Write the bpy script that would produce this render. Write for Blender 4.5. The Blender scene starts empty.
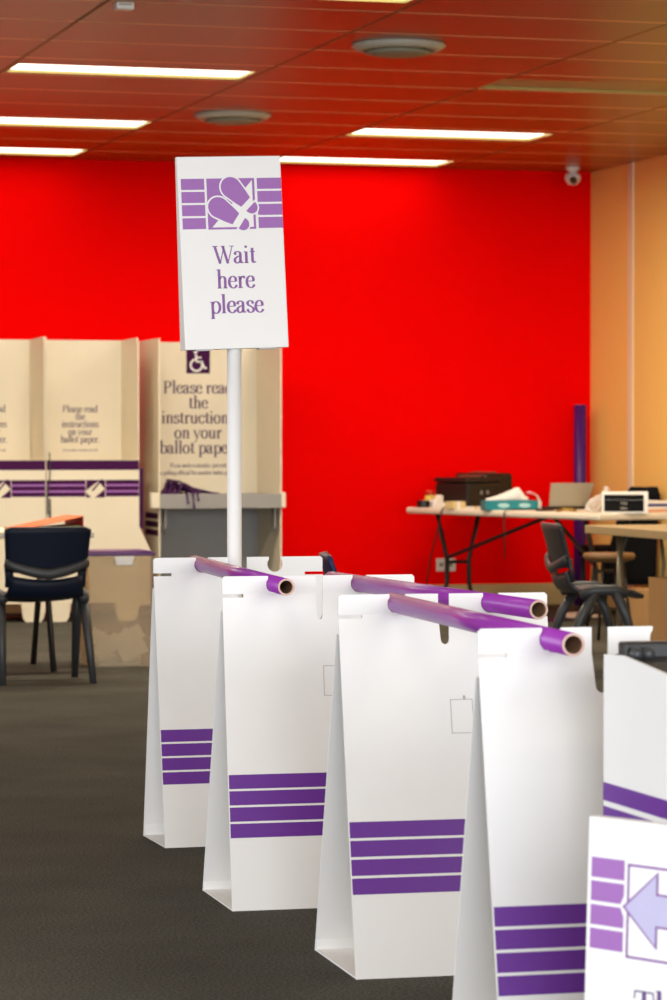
import bpy, bmesh, math, random
from mathutils import Vector, Matrix
random.seed(7)
PI = math.pi
COL = bpy.context.scene.collection

# ------------------------------------------------------------------ materials
def mat(name, col, rough=.6, vary=.04, scale=30., bump=0., metal=0., coat=0., alpha=1., trans=0., emit=None, spec=.5):
    m = bpy.data.materials.new(name); m.use_nodes = True
    nt = m.node_tree; b = nt.nodes['Principled BSDF']
    b.inputs['Roughness'].default_value = rough
    b.inputs['Metallic'].default_value = metal
    b.inputs['Coat Weight'].default_value = coat
    b.inputs['Coat Roughness'].default_value = .12
    b.inputs['Specular IOR Level'].default_value = spec
    b.inputs['Alpha'].default_value = alpha
    b.inputs['Transmission Weight'].default_value = trans
    tc = nt.nodes.new('ShaderNodeTexCoord')
    nz = nt.nodes.new('ShaderNodeTexNoise'); nz.inputs['Scale'].default_value = scale; nz.inputs['Detail'].default_value = 4
    nt.links.new(tc.outputs['Object'], nz.inputs['Vector'])
    mx = nt.nodes.new('ShaderNodeMix'); mx.data_type = 'RGBA'
    c = Vector(col)
    mx.inputs[6].default_value = (*[max(0, x*(1-vary)) for x in c], 1)
    mx.inputs[7].default_value = (*[min(1, x*(1+vary)) for x in c], 1)
    nt.links.new(nz.outputs['Fac'], mx.inputs[0])
    nt.links.new(mx.outputs[2], b.inputs['Base Color'])
    if bump:
        bp = nt.nodes.new('ShaderNodeBump'); bp.inputs['Strength'].default_value = bump; bp.inputs['Distance'].default_value = .004
        nt.links.new(nz.outputs['Fac'], bp.inputs['Height']); nt.links.new(bp.outputs['Normal'], b.inputs['Normal'])
    if emit:
        b.inputs['Emission Color'].default_value = (*emit[0], 1); b.inputs['Emission Strength'].default_value = emit[1]
    return m

M = dict(
    card=mat('white_cardboard', (.84, .835, .82), .55, .02, 12),
    cardcut=mat('cardboard_cut_line', (.45, .44, .44), .8),
    stripe=mat('purple_print', (.125, .013, .28), .5, .05, 60),
    lilac=mat('light_purple_print', (.32, .115, .42), .5, .05, 60),
    letter=mat('muted_purple_ink', (.25, .10, .34), .6),
    ink=mat('dark_purple_ink', (.075, .03, .09), .6),
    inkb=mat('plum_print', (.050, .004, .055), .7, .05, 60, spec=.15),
    lav=mat('pale_lavender_print', (.50, .47, .68), .6),
    tube=mat('glossy_purple_film', (.27, .03, .34), .40, .08, 40, coat=.2, spec=.35),
    tubed=mat('purple_wrap', (.07, .006, .16), .4, .08, 40),
    kraft=mat('brown_kraft_core', (.36, .20, .11), .8, .1, 80),
    rim=mat('pale_kraft_rim', (.62, .42, .36), .8, .1, 80),
    pole=mat('white_pole', (.86, .86, .85), .4, .01),
    booth=mat('cream_cardboard', (.74, .67, .52), .6, .03, 8),
    shelf=mat('grey_laminate', (.28, .275, .265), .5),
    shelfd=mat('dark_grey_board', (.22, .21, .20), .6),
    blue2=mat('deep_blue_plastic', (.004, .016, .075), .5),
    navy=mat('navy_plastic', (.003, .007, .020), .5, .2, 200, bump=.1, spec=.25),
    char=mat('charcoal_plastic', (.020, .020, .026), .42, .2, 200, bump=.1),
    legp=mat('dark_grey_plastic', (.035, .038, .042), .45, .2, 200),
    steel=mat('black_steel', (.012, .011, .010), .45),
    metal=mat('dull_metal', (.20, .17, .11), .45, metal=.6),
    ttop=mat('cream_table_plastic', (.80, .74, .60), .5, .03, 20),
    tbeige=mat('beige_laminate', (.40, .30, .15), .5, .05, 20),
    wood=mat('brown_seat_wood', (.19, .10, .035), .5, .2, 15),
    black=mat('black_plastic', (.010, .009, .008), .4, .1),
    blackf=mat('black_fabric', (.008, .008, .009), .95, .3, 300, bump=.2, spec=.15),
    teal=mat('teal_box_print', (.0, .22, .25), .5),
    tealp=mat('pale_teal_print', (.35, .60, .62), .5),
    paper=mat('white_paper', (.82, .80, .76), .8, .03),
    orange=mat('orange_folder', (.80, .13, .01), .5),
    redp=mat('dark_red_edge', (.25, .01, .01), .5),
    green=mat('green_paper', (.14, .20, .06), .7),
    yellow=mat('yellow_plastic', (.75, .52, .10), .5),
    pale_y=mat('pale_yellow_plastic', (.74, .60, .28), .5),
    redc=mat('red_cap', (.60, .03, .01), .4),
    silver=mat('silver_lid', (.46, .44, .38), .35, .03, metal=.3),
    brass=mat('brass_metal', (.40, .26, .05), .35, metal=.8),
    pink=mat('pink_plastic', (.80, .35, .45), .4),
    blue=mat('blue_print', (.04, .06, .25), .6),
    skin=mat('salmon_paper', (.72, .35, .20), .7),
    lidp=mat('purple_lid_plastic', (.085, .01, .13), .35, .05),
    ribbon=mat('dark_purple_ribbon', (.055, .004, .075), .6, .2, 90),
    carton=mat('brown_carton', (.42, .24, .09), .8, .08, 15),
    vent=mat('white_painted_steel', (.55, .52, .44), .5),
    ventd=mat('grey_vent_cone', (.30, .28, .20), .6),
    white=mat('white_plastic', (.80, .78, .74), .4),
    lens=mat('dark_glass', (.01, .01, .01), .1),
    lamp=mat('lit_diffuser', (.9, .88, .8), .5, emit=((1, .93, .78), 2.8)),
    dead=mat('unlit_diffuser', (.40, .29, .14), .5),
    house=mat('fitting_rim', (.50, .40, .12), .5),
    paint_t=mat('trim_paint', (.86, .74, .52), .5),
    skirt=mat('beige_skirting', (.52, .38, .16), .5, .04),
    wred=mat('red_wall_paint', (.92, .0008, .0004), .85, .02, 3, spec=.02),
    wtan=mat('tan_wall_paint', (.93, .62, .18), .7, .03, 2, spec=.15),
    wside=mat('cream_wall_paint', (.66, .56, .42), .7, .03, 2, spec=.3),
)
# translucent tub plastic
def tub_mat():
    m = mat('frosted_plastic', (.66, .56, .42), .35)
    nt = m.node_tree; b = nt.nodes['Principled BSDF']; out = nt.nodes['Material Output']
    t = nt.nodes.new('ShaderNodeBsdfTransparent'); t.inputs[0].default_value = (.97, .92, .82, 1)
    mx = nt.nodes.new('ShaderNodeMixShader'); mx.inputs[0].default_value = .28
    nt.links.new(t.outputs[0], mx.inputs[1]); nt.links.new(b.outputs[0], mx.inputs[2]); nt.links.new(mx.outputs[0], out.inputs[0])
    return m
M['tub'] = tub_mat()
def film_mat():
    m = mat('clear_film', (.80, .76, .70), .2)
    nt = m.node_tree; b = nt.nodes['Principled BSDF']; out = nt.nodes['Material Output']
    t = nt.nodes.new('ShaderNodeBsdfTransparent')
    mx = nt.nodes.new('ShaderNodeMixShader'); mx.inputs[0].default_value = .6
    nt.links.new(t.outputs[0], mx.inputs[1]); nt.links.new(b.outputs[0], mx.inputs[2]); nt.links.new(mx.outputs[0], out.inputs[0])
    return m
M['film'] = film_mat()

def carpet_mat():
    m = mat('charcoal_carpet', (.040, .042, .043), .95, .0, 1, spec=.1)
    nt = m.node_tree; b = nt.nodes['Principled BSDF']
    tc = nt.nodes.new('ShaderNodeTexCoord')
    n1 = nt.nodes.new('ShaderNodeTexNoise'); n1.inputs['Scale'].default_value = 140; n1.inputs['Detail'].default_value = 3
    n2 = nt.nodes.new('ShaderNodeTexNoise'); n2.inputs['Scale'].default_value = 2.2; n2.inputs['Detail'].default_value = 5
    for n in (n1, n2): nt.links.new(tc.outputs['Object'], n.inputs['Vector'])
    r1 = nt.nodes.new('ShaderNodeValToRGB')
    r1.color_ramp.elements[0].position = .3; r1.color_ramp.elements[0].color = (.034, .034, .028, 1)
    r1.color_ramp.elements[1].position = .72; r1.color_ramp.elements[1].color = (.128, .126, .104, 1)
    nt.links.new(n1.outputs['Fac'], r1.inputs[0])
    r2 = nt.nodes.new('ShaderNodeValToRGB')
    r2.color_ramp.elements[0].position = .3; r2.color_ramp.elements[0].color = (.75, .75, .75, 1)
    r2.color_ramp.elements[1].position = .7; r2.color_ramp.elements[1].color = (1.1, 1.1, 1.1, 1)
    nt.links.new(n2.outputs['Fac'], r2.inputs[0])
    mx = nt.nodes.new('ShaderNodeMix'); mx.data_type = 'RGBA'; mx.blend_type = 'MULTIPLY'; mx.inputs[0].default_value = 1
    nt.links.new(r1.outputs[0], mx.inputs[6]); nt.links.new(r2.outputs[0], mx.inputs[7])
    nt.links.new(mx.outputs[2], b.inputs['Base Color'])
    bp = nt.nodes.new('ShaderNodeBump'); bp.inputs['Strength'].default_value = .6; bp.inputs['Distance'].default_value = .006
    nt.links.new(n1.outputs['Fac'], bp.inputs['Height']); nt.links.new(bp.outputs['Normal'], b.inputs['Normal'])
    return m
M['carpet'] = carpet_mat()

def ceil_mat():
    # metal pan tiles: 1.32 m x 0.69 m grid with thin pale joints across and wider darker joints lengthwise
    m = mat('ceiling_pan_tiles', (.3, .16, .06), .3, spec=.55)
    nt = m.node_tree; b = nt.nodes['Principled BSDF']
    L = nt.links.new
    tc = nt.nodes.new('ShaderNodeTexCoord'); sp = nt.nodes.new('ShaderNodeSeparateXYZ')
    L(tc.outputs['Object'], sp.inputs[0])
    def math_(op, a, bb, c=None):
        n = nt.nodes.new('ShaderNodeMath'); n.operation = op
        for i, v in enumerate((a, bb, c)):
            if v is None: continue
            if isinstance(v, (int, float)): n.inputs[i].default_value = v
            else: L(v, n.inputs[i])
        return n.outputs[0]
    def joint(sock, off, pitch, half):
        a = math_('SUBTRACT', sock, off); a = math_('DIVIDE', a, pitch); a = math_('ADD', a, 100.5)
        a = math_('FRACT', a, None); a = math_('SUBTRACT', a, .5); a = math_('ABSOLUTE', a, None); a = math_('MULTIPLY', a, pitch)
        return math_('LESS_THAN', a, half)
    jy = joint(sp.outputs[1], 13.23, .69, .016)
    jx = joint(sp.outputs[0], 4.094, 1.318, .011)
    m1 = nt.nodes.new('ShaderNodeMix'); m1.data_type = 'RGBA'
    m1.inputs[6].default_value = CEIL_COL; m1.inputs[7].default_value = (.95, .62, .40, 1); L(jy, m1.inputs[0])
    m2 = nt.nodes.new('ShaderNodeMix'); m2.data_type = 'RGBA'
    m2.inputs[7].default_value = (.22, .10, .03, 1); L(m1.outputs[2], m2.inputs[6]); L(jx, m2.inputs[0])
    L(m2.outputs[2], b.inputs['Base Color'])
    r = math_('MAXIMUM', jy, jx); r = math_('MULTIPLY_ADD', r, .3, .32); L(r, b.inputs['Roughness'])
    return m
CEIL_COL = (.26, .085, .003, 1)  # off-white tiles given the red wall's bounce and the dimness as colour
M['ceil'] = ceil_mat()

# ------------------------------------------------------------------ mesh builder
class MB:
    def __init__(s): s.v = []; s.f = []; s.m = []; s.T = Matrix.Identity(4); s.mi = 0
    def add(s, vs, fs):
        n = len(s.v); s.v += [tuple(s.T @ Vector(p)) for p in vs]
        s.f += [tuple(i+n for i in f) for f in fs]; s.m += [s.mi]*len(fs); return s
    def box(s, x0, x1, y0, y1, z0, z1):
        return s.add([(x0,y0,z0),(x1,y0,z0),(x1,y1,z0),(x0,y1,z0),(x0,y0,z1),(x1,y0,z1),(x1,y1,z1),(x0,y1,z1)],
              [(0,3,2,1),(4,5,6,7),(0,1,5,4),(1,2,6,5),(2,3,7,6),(3,0,4,7)])
    def prism(s, pts, d):
        """closed outline of 3-D points extruded by vector d"""
        n = len(pts); d = Vector(d)
        return s.add([Vector(p) for p in pts] + [Vector(p)+d for p in pts],
              [tuple(range(n))[::-1], tuple(range(n, 2*n))] + [(i, (i+1)%n, n+(i+1)%n, n+i) for i in range(n)])
    def poly(s, pts): return s.add(pts, [tuple(range(len(pts)))])
    def tube(s, pts, r, n=10, caps=True, flat=1.0, up=(0,0,1)):
        P = [Vector(p) for p in pts]; R = r if isinstance(r, (list, tuple)) else [r]*len(P)
        vs = []
        for i, p in enumerate(P):
            t = (P[min(i+1, len(P)-1)] - P[max(i-1, 0)]).normalized()
            u = Vector(up)
            if abs(t.dot(u)) > .97: u = Vector((0,1,0)) if abs(t.y) < .9 else Vector((1,0,0))
            a = t.cross(u).normalized(); b = a.cross(t)
            for k in range(n):
                w = 2*PI*k/n; vs.append(p + (a*math.cos(w) + b*math.sin(w)*flat)*R[i])
        fs = [(i*n+k, i*n+(k+1)%n, (i+1)*n+(k+1)%n, (i+1)*n+k) for i in range(len(P)-1) for k in range(n)]
        if caps: fs += [tuple(range(n))[::-1], tuple((len(P)-1)*n+k for k in range(n))]
        return s.add(vs, fs)
    def lathe(s, prof, n=24, c=(0,0,0)):
        vs = [(c[0]+r*math.cos(2*PI*k/n), c[1]+r*math.sin(2*PI*k/n), c[2]+z) for r, z in prof for k in range(n)]
        fs = [(i*n+k, i*n+(k+1)%n, (i+1)*n+(k+1)%n, (i+1)*n+k) for i in range(len(prof)-1) for k in range(n)]
        if prof[0][0] > 1e-6: fs.append(tuple(range(n))[::-1])
        if prof[-1][0] > 1e-6: fs.append(tuple((len(prof)-1)*n+k for k in range(n)))
        return s.add(vs, fs)
    def grid(s, fn, nu, nv):
        vs = [fn(i/nu, j/nv) for j in range(nv+1) for i in range(nu+1)]
        return s.add(vs, [(j*(nu+1)+i, j*(nu+1)+i+1, (j+1)*(nu+1)+i+1, (j+1)*(nu+1)+i) for j in range(nv) for i in range(nu)])
    def build(s, name, mats, parent=None, smooth=False, bevel=0, solid=0, seg=2, recalc=True):
        me = bpy.data.meshes.new(name); me.from_pydata(s.v, [], s.f)
        mats = mats if isinstance(mats, (list, tuple)) else [mats]
        for m in mats: me.materials.append(m)
        for p, k in zip(me.polygons, s.m): p.material_index = k; p.use_smooth = smooth
        if recalc:
            bm = bmesh.new(); bm.from_mesh(me); bmesh.ops.recalc_face_normals(bm, faces=bm.faces); bm.to_mesh(me); bm.free()
        me.update()
        o = bpy.data.objects.new(name, me); COL.objects.link(o)
        if parent: o.parent = parent
        if solid:
            md = o.modifiers.new('thickness', 'SOLIDIFY'); md.thickness = solid; md.offset = 0
        if bevel:
            md = o.modifiers.new('bevel', 'BEVEL'); md.width = bevel; md.segments = seg; md.limit_method = 'ANGLE'; md.angle_limit = math.radians(40)
        return o

def tag(o, label=None, cat=None, group=None, kind=None):
    if label: o['label'] = label
    if cat: o['category'] = cat
    if group: o['group'] = group
    if kind: o['kind'] = kind
    return o
def thing(name, label, cat, loc=(0,0,0), rz=0, group=None):
    o = bpy.data.objects.new(name, None); COL.objects.link(o); o.empty_display_size = .1
    o.location = loc; o.rotation_euler = (0, 0, rz)
    return tag(o, label, cat, group)
KIDS = {}
def copy_tree(o, parent=None):
    c = o.copy(); COL.objects.link(c)
    if parent: c.parent = parent
    for ch in list(o.children): copy_tree(ch, c)
    return c
def structure(o): o['kind'] = 'structure'; return o

# ------------------------------------------------------------------ serif lettering drawn as pen strokes
TH, TN = .138, .054           # thick and thin pen widths (cap height = 1)
def spl(pts, n=7):
    P = [Vector((*p, 0)) for p in pts]
    if len(P) < 3: return P
    out = []
    for i in range(len(P)-1):
        p0, p1, p2, p3 = P[max(i-1,0)], P[i], P[i+1], P[min(i+2,len(P)-1)]
        for k in range(n):
            t = k/n
            out.append(.5*((2*p1)+(p2-p0)*t+(2*p0-5*p1+4*p2-p3)*t*t+(3*p1-p0-3*p2+p3)*t**3))
    return out+[P[-1]]
def stroke(pts, w=None):
    P = spl(pts); L_, R_ = [], []
    for i, p in enumerate(P):
        t = (P[min(i+1,len(P)-1)]-P[max(i-1,0)])
        if t.length < 1e-6: continue
        t.normalize(); k = abs(t.y)**1.6
        ww = w if w else TN+(TH-TN)*k
        nrm = Vector((-t.y, t.x, 0))*ww/2
        L_.append(p+nrm); R_.append(p-nrm)
    return L_, R_
def st(x, y0, y1): return ((x,y0),(x,y1))
def sf(x, y, l=.11, r=.11): return ('w', .045, (x-l,y),(x+r,y))
def oval(cx, cy, rx, ry, a0=0, a1=360, n=14):
    return tuple((cx+rx*math.cos(math.radians(a0+(a1-a0)*k/n)), cy+ry*math.sin(math.radians(a0+(a1-a0)*k/n))) for k in range(n+1))
def dot(x, y, r=.075): return ('d', r, (x, y))
XH = .68
G = {
 'W': (1.06, [('w',.13,(.10,.98),(.36,.0)), ('w',.05,(.36,.0),(.58,.95)), ('w',.13,(.52,.98),(.76,.0)), ('w',.05,(.76,.0),(1.0,.96)), sf(.1,.98,.12,.16), sf(.52,.98,.1,.1), sf(1.0,.98,.14,.1)]),
 'P': (.66, [st(.17,0,1), ((.17,.97),(.38,.97),(.54,.86),(.54,.64),(.38,.5),(.17,.49)), sf(.17,.02), sf(.13,.98,.07,.05)]),
 'T': (.72, [st(.36,0,1), ('w',.05,(.04,.97),(.68,.97)), ('w',.045,(.045,.98),(.03,.74)), ('w',.045,(.675,.98),(.69,.74)), sf(.36,.02,.13,.13)]),
 'O': (.84, [oval(.42,.5,.34,.49)]),
 'C': (.78, [oval(.44,.5,.36,.49,42,318), ('w',.05,(.71,.98),(.71,.7))]),
 'I': (.38, [st(.19,0,1), sf(.19,.02), sf(.19,.98)]),
 'V': (.80, [('w',.13,(.10,.98),(.40,.0)), ('w',.05,(.40,.0),(.70,.96)), sf(.1,.98), sf(.7,.98)]),
 'F': (.60, [st(.17,0,1), ('w',.05,(.1,.97),(.55,.97)), ('w',.045,(.55,.98),(.57,.76)), ('w',.05,(.17,.52),(.42,.52)), sf(.17,.02)]),
 'a': (.52, [((.09,.50),(.10,.60),(.22,.67),(.34,.60),(.36,.48),(.36,.12),(.42,.03),(.50,.06)), ((.36,.42),(.20,.36),(.08,.25),(.08,.10),(.18,.01),(.30,.07),(.36,.16)), dot(.11,.51,.05)]),
 'b': (.58, [st(.15,.0,1.08), sf(.10,1.05,.07,.02), ((.15,.52),(.26,.65),(.40,.64),(.51,.48),(.51,.20),(.38,.02),(.24,.02),(.15,.12))]),
 'c': (.49, [((.44,.50),(.40,.62),(.28,.67),(.13,.58),(.07,.36),(.12,.12),(.26,.01),(.38,.05),(.46,.18)), dot(.41,.54,.05)]),
 'd': (.58, [st(.44,.0,1.08), sf(.39,1.05,.07,.02), sf(.48,.02,.0,.08), ((.44,.54),(.34,.66),(.20,.64),(.08,.48),(.08,.20),(.18,.02),(.32,.02),(.44,.14))]),
 'e': (.49, [('w',.046,(.09,.38),(.43,.38)), ((.42,.38),(.40,.58),(.27,.67),(.13,.58),(.07,.36),(.12,.12),(.26,.01),(.38,.05),(.46,.18))]),
 'f': (.34, [((.42,.97),(.34,1.07),(.22,1.03),(.17,.88),(.17,.6),(.17,0)), sf(.17,.02), ('w',.046,(.04,.66),(.33,.66)), dot(.38,.99,.05)]),
 'g': (.53, [oval(.25,.45,.18,.22), ((.14,.26),(.10,.16),(.18,.08),(.38,.05),(.48,-.06),(.42,-.22),(.22,-.29),(.06,-.2),(.10,-.06),(.18,.02)), ('w',.06,(.38,.60),(.50,.66))]),
 'h': (.60, [st(.16,0,1.08), sf(.11,1.05,.07,.02), sf(.16,.02), ((.16,.50),(.26,.64),(.38,.66),(.46,.54),(.46,.30),(.46,0)), sf(.46,.02)]),
 'i': (.30, [st(.15,0,.66), sf(.15,.02), sf(.10,.64,.07,.03), dot(.14,.93)]),
 'j': (.28, [((.16,.66),(.16,.2),(.14,-.12),(.02,-.26)), sf(.11,.64,.07,.03), dot(.15,.93)]),
 'k': (.58, [st(.16,0,1.08), sf(.11,1.05,.07,.02), sf(.16,.02), ('w',.05,(.16,.3),(.44,.64)), ('w',.12,(.26,.42),(.5,.02)), sf(.43,.65), sf(.5,.02)]),
 'l': (.30, [st(.15,0,1.08), sf(.10,1.05,.07,.02), sf(.15,.02)]),
 'm': (.88, [st(.15,0,.66), sf(.10,.64,.07,.02), sf(.15,.02), ((.15,.50),(.24,.64),(.35,.66),(.43,.54),(.43,.3),(.43,0)), sf(.43,.02), ((.43,.50),(.53,.64),(.64,.66),(.72,.54),(.72,.3),(.72,0)), sf(.72,.02)]),
 'n': (.60, [st(.16,0,.66), sf(.11,.64,.07,.02), sf(.16,.02), ((.16,.50),(.26,.64),(.38,.66),(.46,.54),(.46,.30),(.46,0)), sf(.46,.02)]),
 'o': (.55, [oval(.275,.34,.205,.33)]),
 'p': (.59, [st(.16,-.30,.66), sf(.11,.64,.07,.02), sf(.16,-.29), ((.16,.52),(.27,.65),(.41,.64),(.52,.48),(.52,.20),(.40,.02),(.26,.02),(.16,.12))]),
 'r': (.43, [st(.15,0,.66), sf(.10,.64,.07,.02), sf(.15,.02,.11,.13), ((.15,.46),(.22,.60),(.32,.66),(.39,.62)), dot(.37,.59,.06)]),
 's': (.43, [((.36,.50),(.32,.63),(.20,.67),(.09,.58),(.11,.44),(.24,.35),(.37,.24),(.37,.09),(.24,.01),(.12,.05),(.07,.20))]),
 't': (.35, [((.17,.86),(.17,.5),(.17,.14),(.23,.03),(.34,.08)), ('w',.046,(.04,.65),(.32,.65))]),
 'u': (.60, [((.14,.66),(.14,.22),(.18,.06),(.28,.01),(.38,.07),(.45,.2)), st(.45,0,.66), sf(.09,.64,.07,.02), sf(.40,.64,.07,.02), sf(.49,.02,.0,.08)]),
 'v': (.54, [('w',.11,(.08,.64),(.28,.0)), ('w',.05,(.28,.0),(.47,.64)), sf(.08,.65), sf(.47,.65)]),
 'w': (.80, [('w',.11,(.08,.64),(.26,.0)), ('w',.05,(.26,.0),(.42,.64)), ('w',.11,(.38,.64),(.56,.0)), ('w',.05,(.56,.0),(.72,.64)), sf(.08,.65), sf(.72,.65)]),
 'y': (.54, [('w',.11,(.08,.64),(.29,.02)), ('w',.05,(.47,.64),(.20,-.24)), sf(.08,.65), sf(.47,.65), dot(.13,-.25,.06)]),
 '.': (.24, [dot(.11,.06)]), ',': (.24, [dot(.11,.06), ('w',.05,(.13,.05),(.08,-.14))]), ' ': (.27, []),
}
def text_width(s): return sum(G[c][0] for c in s)
def text(mb, s, cap, org, right, up, squeeze=1.0, align='c'):
    """write s with its baseline start / centre at org; right and up are unit vectors in the printed plane"""
    org, right, up = Vector(org), Vector(right), Vector(up); sx = cap*squeeze
    x = -text_width(s)*sx/2 if align == 'c' else 0
    def P(q): return org + right*(x+q[0]*sx) + up*(q[1]*cap)
    for c in s:
        adv, strokes = G[c]
        for k in strokes:
            if k[0] == 'd':
                mb.poly([P((k[2][0]+k[1]*math.cos(a*PI/5), k[2][1]+k[1]*math.sin(a*PI/5))) for a in range(10)])
            else:
                w = None; pts = k
                if k[0] == 'w': w = k[1]; pts = k[2:]
                A, B = stroke(pts, w)
                vs = [P(p) for p in A] + [P(p) for p in B]; n = len(A)
                mb.add(vs, [(i, i+1, n+i+1, n+i) for i in range(n-1)])
        x += adv*sx

# ------------------------------------------------------------------ the room
H = 3.10; XL, XR, YF, YB = -3.0, 7.885, -.6, 20.74
structure(MB().box(XL-.1, XR+.1, YF, YB+.1, -.12, 0).build('floor', M['carpet']))
structure(MB().box(XL-.1, XR+.1, YB, YB+.12, 0, H+.12).build('wall_back', M['wred']))
structure(MB().box(XR, XR+.12, YF, YB, 0, H+.12).build('wall_right', M['wtan']))
structure(MB().box(XL-.12, XL, 7.5, YB, 0, H+.12).build('wall_left', M['wside']))
structure(MB().box(XL, XR-.0, YB-.014, YB, 0, .155).build('baseboard_back', M['skirt'], bevel=.004))
structure(MB().box(XR-.014, XR, YF, YB-.014, 0, .155).build('baseboard_right', M['skirt'], bevel=.004))
structure(MB().box(XR-.012, XR, 19.90, 19.99, .155, H).build('trim_1', M['paint_t'], bevel=.003))
structure(MB().box(XR-.012, XR, 17.2, 17.29, .155, H).build('trim_2', M['paint_t'], bevel=.003))
# ceiling with openings for the light fittings
LIT = [(2.79,4.065,15.55,15.94), (2.79,4.095,18.16,18.64), (2.79,4.08,20.04,20.52), (5.43,6.68,18.20,18.67), (5.44,6.68,20.16,20.62), (2.79,4.06,12.52,12.95)]
DEAD = [(5.40,6.69,15.50,15.97)]
xs = sorted({XL, XR, *[v for l in LIT+DEAD for v in l[:2]]}); ys = sorted({YF, YB, *[v for l in LIT+DEAD for v in l[2:]]})
cb = MB()
for i in range(len(xs)-1):
    for j in range(len(ys)-1):
        cx, cy = (xs[i]+xs[i+1])/2, (ys[j]+ys[j+1])/2
        if any(a < cx < b and c < cy < d for a, b, c, d in LIT+DEAD): continue
        cb.poly([(xs[i],ys[j],H),(xs[i],ys[j+1],H),(xs[i+1],ys[j+1],H),(xs[i+1],ys[j],H)])
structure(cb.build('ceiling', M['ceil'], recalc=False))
structure(MB().box(XL-.1, XR+.1, YF, YB, H+.10, H+.16).build('ceiling_slab', M['shelfd']))

names = ['lit ceiling light at upper left, the largest in view', 'lit ceiling light cut by the left edge, behind the largest one', 'lit ceiling light nearest the red wall at far left',
         'lit ceiling light on the right, nearer of the two beside the security camera', 'lit ceiling light against the red wall, partly behind the white sign', 'lit ceiling light just cut by the top edge of the view']
def fitting(x0, x1, y0, y1, label, m, group):
    t = thing('ceiling_light', label, 'ceiling light', ((x0+x1)/2, (y0+y1)/2, H), 0, group)
    w, d = (x1-x0)/2, (y1-y0)/2
    b = MB()
    b.box(-w, w, -d, -d+.012, 0, .03).box(-w, w, d-.012, d, 0, .03).box(-w, -w+.012, -d, d, 0, .03).box(w-.012, w, -d, d, 0, .03).box(-w, w, -d, d, .03, .09)
    b.build('housing', M['house'], t)
    MB().box(-w+.012, w-.012, -d+.012, d-.012, .014, .028).build('diffuser', m, t)
for l, n in zip(LIT, names): fitting(*l, n, M['lamp'], 'lit ceiling lights')
fitting(*DEAD[0], 'dark unlit ceiling light panel at upper right', M['dead'], None)

def vent(x, y, label):
    t = thing('ceiling_vent', label, 'air vent', (x, y, H), 0, 'round ceiling vents')
    MB().lathe([(.225,0),(.23,-.012),(.20,-.030),(.165,-.034),(.16,-.006),(.16,0)], 40).build('outer_ring', M['vent'], t, smooth=True)
    MB().lathe([(.0,-.055),(.12,-.052),(.165,-.042),(.14,-.030),(.06,-.0),(.0,-.0)], 40).build('cone', M['ventd'], t, smooth=True)
vent(4.44, 14.30, 'round white ceiling vent right of centre, closer to the viewer')
vent(4.45, 17.64, 'round ceiling vent above the white sign, farther back')
t = thing('ceiling_sensor', 'small white box fixed to the ceiling at upper left', 'sensor', (2.86, 13.28, H))
MB().box(-.04, .04, -.03, .03, -.03, 0).build('casing', M['white'], t, bevel=.004); MB().box(-.03, .03, -.032, -.029, -.012, -.006).build('slot', M['ventd'], t)
t = thing('security_camera', 'white dome security camera under the ceiling near the red wall corner', 'security camera', (7.60, 20.35, H))
MB().lathe([(.05,0),(.052,-.02),(.03,-.03),(.028,-.05)], 20).build('mount', M['white'], t, smooth=True)
MB().lathe([(.0,-.13),(.03,-.125),(.052,-.10),(.058,-.075),(.05,-.05),(.0,-.04)], 20).build('dome', M['white'], t, smooth=True)
MB().tube([(-.01,-.035,-.092),(-.014,-.062,-.105)], [.028,.024], 14).build('lens', M['lens'], t)

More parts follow.
